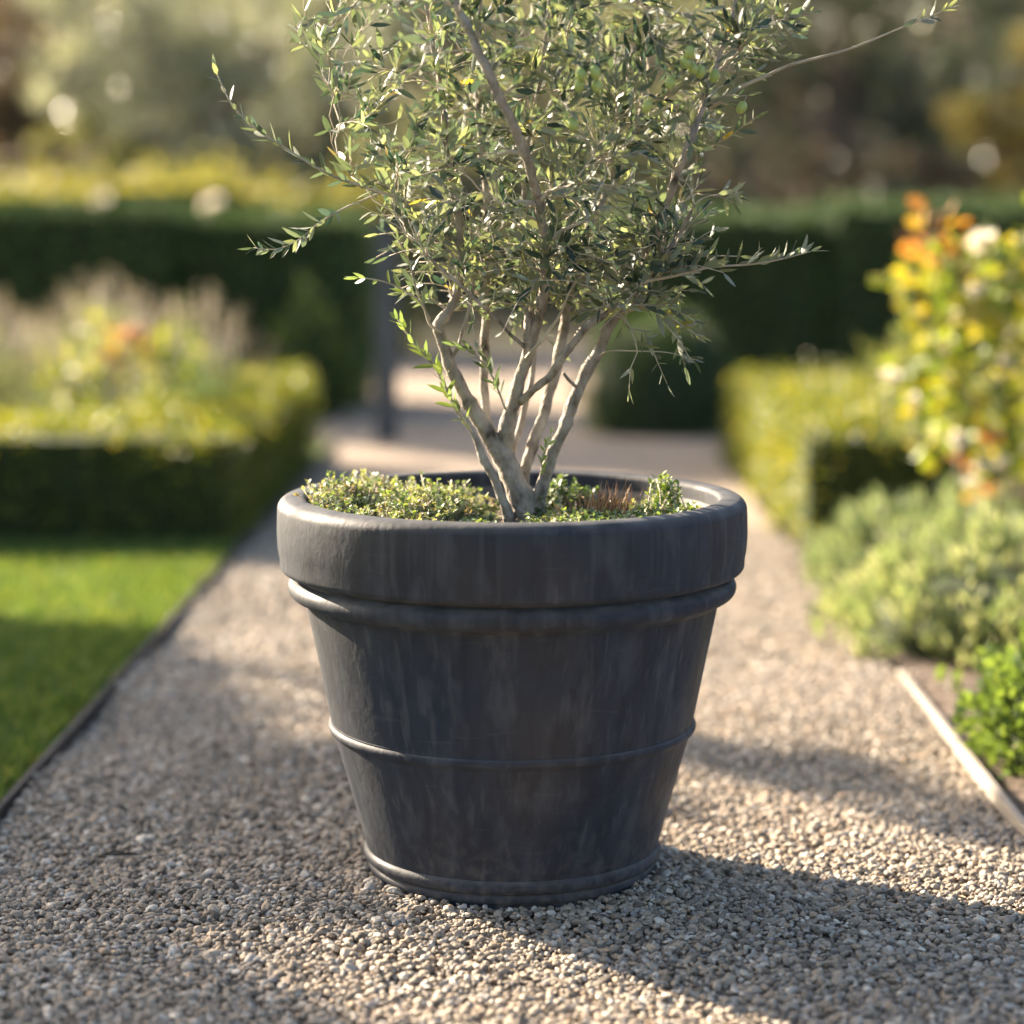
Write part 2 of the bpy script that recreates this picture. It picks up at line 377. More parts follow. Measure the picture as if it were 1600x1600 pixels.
body += [(.2600 + (.2165 - .2600) * t, .214 + (.046 - .214) * t) for t in np.linspace(0, 1, 14)] + [(.2145, .041)]
lathe('body', body, m_pot, pot, wob=.0012)
lathe('middle_band', [(.2620, .2255), (.2635, .2235)] + arc(.2590, .2165, .0075, 62, -62, 10) + [(.2607, .2085), (.2585, .2055)], m_pot, pot, wob=.0012)
lathe('foot', [(.2140, .0425)] + arc(.2100, .0330, .0105, 72, -66, 8) + [(.2125, .0235), (.2105, .0225)] + arc(.2080, .0150, .0068, 70, -70, 8) + [(.2085, .0095), (.2095, .004), (.2080, -.004), (.2, -.006)], m_pot, pot, wob=.0012)
# potting soil
m_psoil = noise_mat('potting_soil_mat', [(.3, (.03, .022, .016)), (.6, (.085, .06, .042)), (.8, (.17, .13, .10))], scale=45, bscale=70, bump=1, bdist=.01)
ring = []; nr = 28; sg = 96
for i in range(nr):
    r_ = .283 * (i / (nr - 1)) + .0005
    for j in range(sg):
        a = j / sg * 2 * math.pi
        ring.append((r_ * math.cos(a), r_ * math.sin(a), .498 + .008 * math.sin(9 * r_ * math.cos(a) * 3 + 1) * math.cos(8 * r_ * math.sin(a) * 3) + rng.normal() * .0022))
i = np.arange(nr - 1)[:, None] * sg; j = np.arange(sg)[None]; j2 = (j + 1) % sg
f = np.stack([i + j, i + sg + j, i + sg + j2, i + j2], -1).reshape(-1, 4)
tag(link('potting_soil', mesh_tris('potting_soil', ring, f, smooth=True), m_psoil), 'dark crumbly potting soil filling the charcoal pot', 'soil', kind='stuff')

# ------------------------------------------------------------------ olive tree
def bark_mat():
    m = noise_mat('bark_mat', [(.30, (.07, .06, .05)), (.38, (.20, .175, .145)), (.52, (.31, .275, .235)), (.66, (.40, .36, .31)), (.8, (.50, .46, .40))], scale=55, detail=9, rough=.85, bump=1.0, bscale=140, bdist=.007, stretch=(1, 1, .65), spec=.2)
    return m
m_bark = bark_mat()
m_twig = noise_mat('twig_mat', [(.3, (.28, .24, .18)), (.7, (.54, .48, .38))], scale=30, rough=.75, bump=.3)
olive = thing('olive_tree', (.02, 0, .50), 'small multi stemmed olive tree with fine grey green leaves growing in the charcoal pot', 'olive tree')
PXM = 1.0 / 1100
skel = []      # (pos, dir, radius)
def soften(P, r, step=.009):
    P = np.array(P); r = np.array(r)
    for _ in range(2):      # cut the corners twice: limbs keep their elbows but lose the points
        a, b = P[:-1] * .8 + P[1:] * .2, P[:-1] * .2 + P[1:] * .8; ra, rb = r[:-1] * .8 + r[1:] * .2, r[:-1] * .2 + r[1:] * .8
        P = np.vstack([P[:1], np.stack([a, b], 1).reshape(-1, 3)[1:-1], P[-1:]]); r = np.concatenate([r[:1], np.stack([ra, rb], 1).ravel()[1:-1], r[-1:]])
    S = np.concatenate([[0], np.cumsum(np.linalg.norm(np.diff(P, axis=0), axis=1))]); x = np.linspace(0, S[-1], max(4, int(S[-1] / step)))
    return np.stack([np.interp(x, S, P[:, k]) for k in range(3)], -1), np.interp(x, S, r)
def stem(pts, smooth=True, rough=.04):
    """pts: (px, py, depth offset, width in px)"""
    P = [at(a, b, y) for a, b, y, w_ in pts]; r = [w_ * .5 * PXM for *_, w_ in pts]
    P, r = soften(P, r)
    ph = rng.uniform(0, 6); t = np.arange(len(P))
    P = P + np.stack([np.sin(t * .9 + ph), np.cos(t * .7 + ph), 0 * t], -1) * np.minimum(r, .004)[:, None] * .2
    r = r * .95 * (1 + .05 * np.sin(t * .8 + ph) + .035 * rng.normal(size=len(r)))
    for k in range(4, len(r) - 3, 7): r[k + int(rng.integers(-2, 3))] *= rng.uniform(1.05, 1.17)      # swollen nodes
    T = Tubes(); T.add(P, r, 12, rough)
    T.build('stem', m_bark, olive)
    d = unit(np.gradient(P, axis=0))
    for k in range(len(P)):
        if P[k][2] > .80: skel.append((P[k], d[k], r[k]))
    return P
stem([(834, 835, 0, 66), (830, 806, 0, 50), (812, 770, 0, 41), (797, 735, -.002, 37), (783, 708, -.004, 36), (766, 684, -.006, 29), (752, 660, -.01, 25), (727, 619, -.015, 22), (703, 571, -.02, 20), (683, 510, -.025, 19), (697, 492, -.03, 17), (714, 461, -.03, 15), (722, 405, -.03, 13), (716, 340, -.035, 12), (700, 260, -.04, 10), (690, 150, -.05, 8), (668, 20, -.06, 7), (650, -140, -.07, 5)])
stem([(786, 715, .002, 20), (788, 690, .0, 27), (796, 650, -.01, 24), (805, 619, -.02, 22), (816, 580, -.03, 20), (826, 550, -.04, 19), (843, 490, -.06, 17), (853, 445, -.08, 16), (852, 390, -.11, 15), (845, 330, -.145, 14), (829, 262, -.185, 15), (802, 195, -.22, 15), (772, 135, -.235, 15), (742, 67, -.24, 13), (712, 7, -.23, 12), (690, -80, -.18, 10), (680, -260, -.09, 6)])
stem([(812, 628, -.02, 13), (835, 608, -.045, 13), (857, 591, -.06, 13), (886, 550, -.08, 13), (910, 514, -.09, 12), (947, 490, -.09, 12), (985, 462, -.08, 11), (1020, 425, -.08, 9), (1060, 370, -.09, 7), (1085, 320, -.10, 5)])
stem([(800, 830, .0, 24), (792, 798, -.012, 17), (776, 753, -.02, 15), (757, 722, -.02, 14), (746, 690, -.02, 11), (732, 668, -.02, 6), (703, 623, -.03, 5), (683, 575, -.04, 4.5), (654, 546, -.05, 4), (637, 525, -.05, 3), (622, 500, -.06, 2)])
stem([(775, 700, .03, 15), (758, 650, .045, 15), (756, 583, .05, 15), (760, 481, .06, 14), (760, 432, .06, 13), (765, 340, .07, 11), (748, 220, .08, 9), (745, 60, .10, 7), (760, -120, .11, 5)])
stem([(802, 790, .03, 12), (799, 713, .04, 12), (806, 690, .045, 11), (813, 664, .05, 11), (825, 619, .055, 10), (836, 560, .06, 9), (830, 480, .07, 8), (815, 380, .08, 8), (822, 240, .09, 7), (850, 90, .10, 5), (868, -100, .10, 4)])
stem([(822, 815, .03, 22), (818, 760, .035, 19), (822, 725, .04, 19), (834, 690, .045, 18), (847, 655, .05, 18), (862, 603, .06, 18), (878, 534, .07, 17), (888, 461, .08, 16), (905, 400, .09, 14), (925, 345, .10, 12), (965, 265, .12, 10), (1000, 190, .13, 8), (1020, 60, .14, 6), (1010, -140, .15, 4)])
stem([(834, 830, .0, 28), (841, 790, -.005, 22), (853, 737, -.01, 20), (867, 700, -.012, 20), (880, 672, -.015, 20), (902, 611, -.02, 19), (916, 580, -.022, 20), (931, 558, -.025, 19), (951, 510, -.03, 17), (975, 474, -.035, 16), (1000, 445, -.04, 16), (1016, 400, -.07, 14), (1030, 345, -.10, 13), (1058, 271, -.135, 13), (1084, 208, -.14, 13), (1097, 162, -.12, 11), (1120, 100, -.075, 8), (1150, 10, -.08, 6), (1165, -110, -.08, 4)])
# cut stub beside the middle stem and a snag on the right stem
stem([(823, 555, -.04, 13), (824, 520, -.05, 14), (826, 490, -.055, 13)])
stem([(909, 610, -.02, 7), (892, 598, -.03, 6), (880, 583, -.04, 5)])
stem([(700, 565, -.02, 6), (716, 545, -.03, 6), (728, 500, -.04, 5.5), (742, 440, -.05, 5), (738, 380, -.06, 4)])
stem([(826, 548, -.04, 7), (800, 525, -.06, 6), (755, 478, -.08, 5), (700, 430, -.09, 4.5), (668, 400, -.1, 3.5)])

twigs = Tubes(); LP, LD, LN, LL, LW, LT = [], [], [], [], [], []
def put_leaves(P, gap=.011, start=0, both=True, lmin=.022, lmax=.040, tone=None, upbias=.15, p=.92, wr=(.22, .33)):
    seg = np.linalg.norm(np.diff(P, axis=0), axis=1); S = np.concatenate([[0], np.cumsum(seg)]); tot = S[-1]
    T = unit(np.gradient(P, axis=0)); s0 = tot * start; k = 0; x = rng.uniform(0, gap) + s0
    a = unit(np.cross(T[0], rng.normal(size=3)))
    while x < tot:
        q = np.array([np.interp(x, S, P[:, c]) for c in range(3)]); t = unit(np.array([np.interp(x, S, T[:, c]) for c in range(3)]))
        a = unit(a - t * (a @ t)); b = np.cross(t, a); side = a if k % 2 == 0 else b
        side = unit(side + rng.normal(size=3) * .25)
        for sg_ in ((1, -1) if both else (1 if rng.random() < .5 else -1,)):
            if rng.random() > p: continue
            ang = rng.uniform(.5, 1.05); d = unit(t * math.cos(ang) + side * sg_ * math.sin(ang) + np.array([0, 0, upbias]))
            nn = unit(t + rng.normal(size=3) * .35)
            sz = rng.uniform(lmin, lmax) * (1 if x < tot * .75 else .75)
            LP.append(q); LD.append(d); LN.append(nn); LL.append(sz); LW.append(sz * rng.uniform(*wr)); LT.append(tone if tone is not None else -1)
        k += 1; x += gap * rng.uniform(.7, 1.4)
    for _ in range(2):
        d = unit(T[-1] + rng.normal(size=3) * .25); sz = rng.uniform(lmin, lmax) * .7
        LP.append(P[-1]); LD.append(d); LN.append(rand_unit(1)[0]); LL.append(sz); LW.append(sz * .22); LT.append(tone if tone is not None else -1)
def twig_line(a, da, b, n=7, bend=.45, wig=.06):
    L = np.linalg.norm(b - a); c = a + unit(da) * L * bend
    t = np.linspace(0, 1, n)[:, None]
    P = (1 - t) ** 2 * a + 2 * t * (1 - t) * c + t * t * b
    P[1:-1] += rng.normal(size=(n - 2, 3)) * L * wig * .35
    return P
ENV = np.array([(-480, 690, 930), (-400, 600, 1040), (-300, 530, 1130), (-150, 470, 1215), (0, 442, 1252), (60, 448, 1240), (100, 472, 1216), (150, 512, 1188), (200, 522, 1162), (250, 522, 1128), (300, 540, 1108), (350, 590, 1095), (400, 640, 1065), (450, 685, 1010), (485, 725, 940)], float)
def env_sample(y0, y1, edge=False):
    while True:
        py = rng.uniform(y0, y1); l_ = np.interp(py, ENV[:, 0], ENV[:, 1]); r_ = np.interp(py, ENV[:, 0], ENV[:, 2])
        c, hw = (l_ + r_) / 2, (r_ - l_) / 2; a = rng.uniform(-1, 1); d = rng.uniform(-1, 1)
        q = a * a + d * d
        if q > 1 or (edge and q < .55): continue
        return at(c + a * hw, py, d * hw * PXM * .8)
def grow(target, minr, maxr, nodes_, up=.3, maxd=9):
    N_ = np.array([s_[0] for s_ in nodes_]); d = target - N_
    dist = np.linalg.norm(d, axis=1)
    dirs = np.array([s_[1] for s_ in nodes_]); cosv = np.einsum('ij,ij->i', d, dirs) / np.maximum(dist, 1e-6)
    cost = dist * (1.35 - .5 * cosv) + np.maximum(0, -d[:, 2]) * .8 + np.where(dist < .03, 1, 0)
    k = int(np.argmin(cost)); a, da, ra = nodes_[k]
    if dist[k] > maxd: return None
    P = twig_line(a, unit(da * .7 + unit(d[k]) + np.array([0, 0, up * .4])), target)
    r = np.linspace(min(maxr, ra * .75), minr, len(P))
    return P, r
def add_nodes(P, r):
    d = unit(np.gradient(P, axis=0))
    for k in range(1, len(P)): skel.append((P[k], d[k], r[k]))
# main side branches, then finer ones, then leafy twigs
for k in range(100):
    t = env_sample(-420, 380, edge=(k % 2 == 0)); gr = grow(t, .0012, .0042, skel)
    twigs.add(gr[0], gr[1], 6); add_nodes(*gr)
for k in range(340):
    t = env_sample(-450, 400, edge=(k % 3 == 0)); gr = grow(t, .0009, .0022, skel)
    twigs.add(gr[0], gr[1], 5); add_nodes(*gr); put_leaves(gr[0], start=.35, p=.6)
base_nodes = list(skel)
for k in range(1300):
    if k < 850:
        t = env_sample(-20, 455)
        if rng.random() < np.interp(t[2], [at(800, 455, 0)[2], at(800, 270, 0)[2]], [.9, .12]): continue
    elif k < 890: t = env_sample(380, 484)
    else: t = env_sample(-470, -20)
    gr = grow(t, .0007, .0016, base_nodes, maxd=.30)
    if gr is None: continue
    Pq = gr[0]
    L = np.linalg.norm(Pq[-1] - Pq[0])
    twigs.add(Pq, gr[1], 4); put_leaves(Pq, gap=.0135, start=.15 if L < .12 else .4, p=.74)
    if k % 4 == 0: add_nodes(*gr)
# short leafy shoots low on the stems
low = [n_ for n_ in skel if n_[2] > .0035 and n_[0][2] < at(800, 400, 0)[2] and n_[0][2] > at(800, 590, 0)[2]]
for k in range(240):
    a, da, ra = low[int(rng.integers(0, len(low)))]
    hgt_ = (a[2] - at(800, 590, 0)[2]) / .17
    if rng.random() > hgt_ * 1.1 + .08: continue
    tgt = a + unit(rng.normal(size=3) * np.array([1, 1, .5]) + np.array([0, 0, .45])) * rng.uniform(.04, .15)
    Pq = twig_line(a, unit(tgt - a) + da, tgt)
    twigs.add(Pq, np.linspace(.0012, .0006, len(Pq)), 4); put_leaves(Pq, gap=.012, start=.25, p=.75)
# ragged leafy ends that break the outline of the crown
for k in range(100):
    t = env_sample(-80, 470, edge=True); c_ = at(850, 230, 0); o_ = unit((t - c_) * np.array([1, 1, .5]))
    t = t + o_ * rng.uniform(.01, .06) + np.array([0, 0, rng.uniform(-.02, .03)])
    gr = grow(t, .0006, .0013, base_nodes, maxd=.35)
    if gr is not None: twigs.add(gr[0], gr[1], 4); put_leaves(gr[0], gap=.013, start=.35, p=.8)
# the crown thins out towards its underside, where stems and daylight show between the leaves
_z = np.array([p[2] for p in LP]); _k = rng.random(len(LP)) > np.interp(_z, [at(800, 480, 0)[2], at(800, 400, 0)[2], at(800, 200, 0)[2]], [.45, .52, .08])
LP, LD, LN, LL, LW, LT = [[a for a, k_ in zip(L_, _k) if k_] for L_ in (LP, LD, LN, LL, LW, LT)]
# traced shoots that leave the crown
def shoot(pts, w0, w1, gap=.010, p=.9, start=0., tone=None, lmin=.022, lmax=.036, both=True, upb=.15):
    P = np.array([at(*q) for q in pts]); P, _ = catmull(P, np.ones(len(P)), .01)
    twigs.add(P, np.linspace(w0, w1, len(P)) * .5 * PXM, 6, .05); put_leaves(P, gap, start, both, lmin, lmax, tone, upb, p, (.26, .36))
shoot([(660, 322, -.05), (600, 302, -.07), (525, 277, -.09), (480, 253, -.10), (442, 229, -.10), (397, 199, -.11), (367, 169, -.11), (350, 140, -.11), (337, 109, -.11)], 6, 2, .0115, .85)
shoot([(600, 300, -.03), (545, 322, -.05), (515, 338, -.06), (490, 355, -.07), (465, 376, -.08), (430, 390, -.08), (396, 387, -.08)], 4, 1.5, .009, .95, .35)
shoot([(1110, 170, -.07), (1155, 138, -.08), (1194, 120, -.08), (1237, 101, -.08), (1325, 77, -.09), (1412, 42, -.09), (1450, 28, -.09), (1478, 15, -.09)], 6, 2, .012, .8, .8)
shoot([(940, 490, -.09), (992, 446, -.10), (1054, 431, -.11), (1106, 418, -.11), (1172, 413, -.12), (1220, 405, -.12), (1266, 393, -.12)], 7, 1.6, .012, .9, .25, lmin=.028, lmax=.042, upb=.9)
shoot([(960, 494, -.03), (990, 484, -.05), (1024, 481, -.06), (1057, 502, -.07), (1089, 524, -.08)], 6, 2, .009, .95, .3, tone=3)
shoot([(938, 555, -.04), (955, 548, -.05), (1010, 549, -.06), (1045, 551, -.06), (1085, 562, -.06)], 3, 1.3, .012, .95, .85)
shoot([(690, 520, -.03), (671, 506, -.04), (658, 473, -.05), (614, 445, -.06), (580, 436, -.07), (561, 434, -.07)], 5, 1.5, .013, .7, .2, tone=2)
shoot([(671, 500, -.04), (650, 450, -.05), (640, 410, -.06), (622, 375, -.07)], 5, 2, .011, .7, .3)
shoot([(743, 684, -.02), (722, 650, -.03), (703, 623, -.035), (683, 575, -.045), (654, 546, -.055), (622, 500, -.065)], 3, 1.5, .010, .9, .05, tone=2, lmin=.02, lmax=.036)
shoot([(790, 640, -.03), (770, 590, -.05), (752, 565, -.06), (735, 548, -.07), (712, 540, -.07)], 4, 1.5, .011, .9, .1, tone=1)
shoot([(850, 742, -.03), (846, 722, -.04), (853, 698, -.05), (861, 675, -.05)], 3, 1.5, .006, .95, 0, tone=4, lmin=.010, lmax=.018)
shoot([(822, 560, -.05), (870, 500, -.08), (900, 440, -.10), (960, 400, -.11)], 6, 2, .013, .6, .4)
shoot([(760, 480, .03), (730, 430, .01), (690, 395, 0), (640, 372, 0)], 5, 2, .012, .7, .4)
# olives
OL = [(1078, 81), (1071, 97), (1082, 106), (1094, 112), (1116, 119), (1047, 129), (908, 116), (930, 113), (905, 133), (932, 134), (895, 194), (1159, 168), (1011, 166)]
m_olive = noise_mat('olive_fruit_mat', [(.3, (.26, .34, .08)), (.7, (.38, .45, .14))], scale=20, rough=.32, bump=.05, spec=.5)
def ellipsoid(center, axis, a, b, seg=14, rings=9):
    axis = unit(np.array(axis)); x = unit(np.cross(axis, [0.3, 1, .1])); y = np.cross(axis, x); V_, F_ = [], []
    for i in range(rings + 1):
        ph = math.pi * i / rings
        for j in range(seg):
            th = 2 * math.pi * j / seg
            V_.append(center + axis * a * math.cos(ph) + (x * math.cos(th) + y * math.sin(th)) * b * max(math.sin(ph), .02))
    for i in range(rings):
        for j in range(seg): F_.append((i * seg + j, i * seg + (j + 1) % seg, (i + 1) * seg + (j + 1) % seg, (i + 1) * seg + j))
    return np.array(V_), np.array(F_)
for px, py in OL:
    hw = (np.interp(py, ENV[:, 0], ENV[:, 2]) - np.interp(py, ENV[:, 0], ENV[:, 1])) / 2; cx_ = (np.interp(py, ENV[:, 0], ENV[:, 2]) + np.interp(py, ENV[:, 0], ENV[:, 1])) / 2
    a_ = (px - cx_) / hw; dep = -math.sqrt(max(0.02, 1 - a_ * a_)) * hw * PXM * .8 - .04
    c = at(px, py, dep); top = c + np.array([rng.normal() * .004, .004, .016])
    gr = grow(top, .0006, .0012, base_nodes)
    twigs.add(gr[0], gr[1], 4); put_leaves(gr[0], gap=.016, start=.3, p=.5)
    twigs.add(np.array([top, (top + c) / 2, c]), np.array([.0006] * 3), 4)
    v, f = ellipsoid(c, top - c + rng.normal(size=3) * .003, .0092, .0068)
    link('olive', mesh_tris('olive', v, f, smooth=True), m_olive, olive)
tw = twigs.build('twigs', m_twig, olive); tw['kind'] = 'stuff'
m_oleaf = leaf_mat('olive_leaf_mat', .37, (1.5, 1.56, .80), .44, under=(.40, .42, .35), spec=.36)
LT = np.array(LT); nL = len(LP)
col = pick(nL, [(.064, .090, .068), (.105, .130, .092), (.18, .20, .135), (.030, .056, .056), (.26, .275, .16), (.42, .30, .04)], [3, 3, 2.2, 2.6, 1.0, .08])
for tone, pal in ((1, [(.07, .10, .05), (.10, .15, .05)]), (2, [(.16, .21, .06), (.13, .18, .06)]), (3, [(.24, .22, .07), (.17, .18, .07)]), (4, [(.26, .36, .05), (.2, .3, .05)])):
    k = np.where(LT == tone)[0]
    if len(k): col[k] = pick(len(k), pal)
v, f, c = leaves(np.array(LP), np.array(LD), np.array(LN), np.array(LL), np.array(LW), col, hi=True, curl=.10)
link('foliage', mesh_tris('foliage', v, f, c, smooth=True), m_oleaf, olive)
print('olive leaves', nL)

# ------------------------------------------------------------------ small plants in the pot
m_sedum = leaf_mat('ground_cover_mat', .25, (1.4, 1.4, .5), .5)
m_dry = leaf_mat('dry_blade_mat', .2, (1.2, 1.0, .6), .8)
def creeping(name, label, region, n, h, pal, wts, lsize=(.005, .008)):
    """cushion of short stems with rosettes of small rounded leaves; region() gives a foot and a local cushion height"""
    T = Tubes(); LP_, LD_, LN_, L_, W_, COL = [], [], [], [], [], []
    base = None
    for _ in range(n):
        (x, y), hl = region()
        if base is None: base = (x, y)
        z0 = .495; hh = h * hl * rng.uniform(.75, 1.2) + .012
        lean = rng.normal(size=2) * .014
        a = np.array([x, y, z0]); b = np.array([x + lean[0], y + lean[1], z0 + hh])
        rr_ = math.hypot(b[0], b[1])
        if rr_ > .282 and b[2] < .55: b[:2] *= .282 / rr_
        P_ = twig_line(a, (0, 0, 1), b, 4)
        T.add(P_, [.0011, .001, .0009, .0007], 3)
        cc = pick(1, pal, wts, .12)[0]
        m_ = 14; tt = 1 - rng.random(m_) ** 1.6 * .75
        for t in tt:
            q = a + (b - a) * t; az = rng.uniform(0, 6.28); el = rng.uniform(-.1, .9) * (1 if t < .9 else 1.3)
            d = np.array([math.cos(az) * math.cos(el), math.sin(az) * math.cos(el), math.sin(el)])
            LP_.append(q); LD_.append(d); LN_.append(unit(np.array([0, 0, 1.0]) + rng.normal(size=3) * .3)); s_ = rng.uniform(*lsize); L_.append(s_); W_.append(s_ * rng.uniform(.65, .9)); COL.append(cc * rng.uniform(.8, 1.2))
    o = thing(name, (base[0], base[1], .495), label, 'ground cover')
    v, f, c = leaves(np.array(LP_), np.array(LD_), np.array(LN_), np.array(L_), np.array(W_), np.array(COL), hi=True, curl=.05)
    link('foliage', mesh_tris('foliage', v, f, c, smooth=True), m_sedum, o)
    T.build('stems', m_twig, o)
    return o
def reg_left():
    while True:
        x = rng.uniform(-.283, -.03); y = rng.uniform(-.27, .17)
        if math.hypot(x, y) > .280: continue
        if y > .10 and x > -.12: continue
        d = max(0, 1 - ((x + .20) / .17) ** 2 - ((y - .01) / .17) ** 2)
        lump = .62 + .38 * math.sin(x * 46 + 2 * math.sin(y * 25)) * math.sin(y * 38 + 1.3)
        if lump < .45 and rng.random() < .6: continue
        return (x, y), (.15 + .85 * math.sqrt(d) * lump) if x < -.06 else .3 * lump
def reg_right():
    while True:
        x = rng.uniform(.03, .27); y = rng.uniform(-.26, -.0)
        if math.hypot(x, y) > .278: continue
        if math.hypot(x - .135, y + .055) < .045: continue
        d = max(0, 1 - ((x - .17) / .12) ** 2 - ((y + .08) / .14) ** 2)
        return (x, y), .35 + .65 * math.sqrt(d)
def reg_back():
    while True:
        x = rng.normal() * .028 + .075; y = rng.normal() * .028 + .05
        if math.hypot(x - .02, y) > .03: return (x, y), max(.3, 1 - (x - .075) ** 2 / .002)
GP = [(.21, .27, .14), (.28, .35, .12), (.36, .37, .21), (.14, .20, .10), (.30, .24, .16), (.44, .43, .29)]
creeping('creeping_plant', 'big cushion of pale green creeping plant spilling over the left side of the pot', reg_left, 1500, .060, GP, [3, 3, 2.4, 2, 1.2, 1.8], (.0048, .0085))
creeping('creeping_plant', 'low yellow green creeping plant along the right front of the potting soil', reg_right, 520, .028, GP, [2, 4, 1.5, 1, .6, .4], (.0048, .0085))
creeping('creeping_plant', 'small dark green creeping plant just right of the olive stems', reg_back, 110, .045, [(.09, .14, .07), (.14, .19, .09)], [1, 1], (.007, .011))
# upright sprig
T = Tubes(); LPs, LDs = [], []
for _ in range(16):
    x, y = .215 + rng.normal() * .016, -.03 + rng.normal() * .016; b = np.array([.212 + rng.normal() * .012, -.03 + rng.normal() * .012, .545 + rng.uniform(-.02, .032)])
    P_ = twig_line(np.array([x, y, .495]), (0, 0, 1), b, 5); T.add(P_, [.001] * 5, 4)
    for t in np.linspace(.2, 1, 18):
        for sg_ in range(2):
            az = rng.uniform(0, 6.28); LPs.append(P_[0] + (b - P_[0]) * t); LDs.append((math.cos(az), math.sin(az), .7))
o = thing('green_sprig', (.212, -.03, .495), 'upright bushy green sprig near the right inner wall of the pot', 'plant')
nn = len(LPs); v, f, c = leaves(np.array(LPs), np.array(LDs), np.tile([0, 0, 1.0], (nn, 1)) + rng.normal(size=(nn, 3)) * .3, rng.uniform(.007, .013, nn), rng.uniform(.004, .006, nn), pick(nn, [(.16, .24, .07), (.24, .31, .09)]), hi=True)
link('foliage', mesh_tris('foliage', v, f, c), m_sedum, o); T.build('stems', m_twig, o)
# dry grass tuft
nn = 220; az = rng.uniform(0, 6.28, nn); ti = np.abs(rng.normal(size=nn)) * .45
P_ = np.stack([.130 + rng.normal(size=nn) * .017, -.05 + rng.normal(size=nn) * .016, np.full(nn, .496)], -1)
D_ = np.stack([np.cos(az) * np.sin(ti), np.sin(az) * np.sin(ti), np.cos(ti)], -1)
v, f, c = leaves(P_, D_, rand_unit(nn), rng.uniform(.035, .078, nn), .0026, pick(nn, [(.28, .16, .09), (.38, .26, .16), (.19, .11, .065)]), hi=True, curl=.25)
tag(link('dry_grass_tuft', mesh_tris('dry_grass_tuft', v, f, c), m_dry), 'reddish brown dry grass tuft in the soil right of the olive stems', 'grass tuft')
# fallen leaf on the gravel
q = at(195, 1355, 0); gx_, gy_ = -.578, .04
nn = 3; v, f, c = leaves(np.array([(gx_ - .025, gy_, .006), (gx_ - .02, gy_ + .003, .008), (gx_ + .005, gy_, .008)]), np.array([(1, .1, .1), (1, -.15, .12), (1, .05, -.1)]), np.tile([0, -.3, 1.0], (3, 1)), np.array([.045, .03, .028]), np.array([.013, .011, .010]), pick(nn, [(.010, .010, .011)]), hi=True)
tag(link('fallen_leaf', mesh_tris('fallen_leaf', v, f, c), m_dry), 'dark curled fallen leaf lying on the gravel left of the pot', 'leaf')

# ------------------------------------------------------------------ hedges
m_hedge = leaf_mat('hedge_leaf_mat', .42, (2.1, 1.8, .38), .42)
m_core = noise_mat('hedge_core_mat', [(.3, (.012, .02, .006)), (.7, (.03, .045, .012))], scale=20)
GREEN = [(.055, .085, .015), (.09, .12, .02), (.15, .17, .03), (.24, .225, .045)]
m_dark = leaf_mat('dark_hedge_mat', .10, (1.3, 1.4, .6), .65, spec=.2)
def hedge(name, label, blocks, per_m2, size, pal=GREEN, wts=(3, 3, 2, 1), fuzz=.02, mat=None, cat='hedge'):
    b0 = blocks[0]
    o = thing(name, ((b0[0] + b0[1]) / 2, (b0[2] + b0[3]) / 2, 0), label, cat)
    V_, F_, n0 = [], [], 0; PP, NN = [], []
    for (x0, x1, y0, y1, h) in blocks:
        i = .03
        vv = np.array([(x, y, z) for z in (-.03, h - i) for y in (y0 + i, y1 - i) for x in (x0 + i, x1 - i)])
        F_.append(np.array([(0, 2, 3, 1), (4, 5, 7, 6), (0, 1, 5, 4), (2, 6, 7, 3), (0, 4, 6, 2), (1, 3, 7, 5)]) + n0); V_.append(vv); n0 += 8
        for (ax, val, nrm, ua, ub, wa, wb) in ((2, h, (0, 0, 1), x0, x1, y0, y1), (1, y0, (0, -1, 0), x0, x1, 0, h), (1, y1, (0, 1, 0), x0, x1, 0, h), (0, x0, (-1, 0, 0), y0, y1, 0, h), (0, x1, (1, 0, 0), y0, y1, 0, h)):
            n = int((ub - ua) * (wb - wa) * per_m2)
            a, b = rng.uniform(ua, ub, n), rng.uniform(wa, wb, n)
            d = rng.normal(size=n) * fuzz + fuzz * .9 * np.sin(a * 9 + b * 4) * np.sin(b * 11 + 2)
            q = np.empty((n, 3)); oth = [k for k in range(3) if k != ax]
            q[:, oth[0]], q[:, oth[1]], q[:, ax] = a, b, val + d * (1 if sum(nrm) > 0 else -1)
            PP.append(q); NN.append(np.tile(np.array(nrm, float), (n, 1)))
    PP = np.vstack(PP); NN = np.vstack(NN); n = len(PP)
    D = unit(NN * .5 + rand_unit(n)); Nn = unit(NN * .6 + rand_unit(n))
    v, f, c = leaves(PP - D * size * .4, D, Nn, rng.uniform(.7, 1.3, n) * size, rng.uniform(.45, .7, n) * size, pick(n, pal, wts))
    link('branches', mesh_tris('branches', np.vstack(V_), np.vstack(F_)), m_core, o)
    link('foliage', mesh_tris('foliage', v, f, c), mat or m_hedge, o)
    return o
hedge('box_hedge', 'low clipped box hedge at the end of the lawn, left of the path', [(-4.2, -.84, 3.27, 3.85, .325), (-1.32, -.84, 3.86, 5.75, .325)], 3800, .022)
hedge('box_hedge', 'low clipped box hedge right of the path behind the pale mounds, sunlit yellow green side', [(.80, 3.8, 3.30, 3.85, .325), (.80, 1.30, 3.86, 5.75, .325)], 3800, .022)
hedge('tall_hedge', 'dark clipped hedge far left behind the lavender bed', [(-7, -3.1, 8.05, 8.9, .95), (-3.07, -1.75, 8.0, 8.9, .985), (-1.72, -.85, 8.08, 8.9, .94)], 1300, .038, [(.06, .105, .035), (.095, .15, .045), (.15, .20, .065)], (3, 3, 1), fuzz=.03, mat=m_dark)
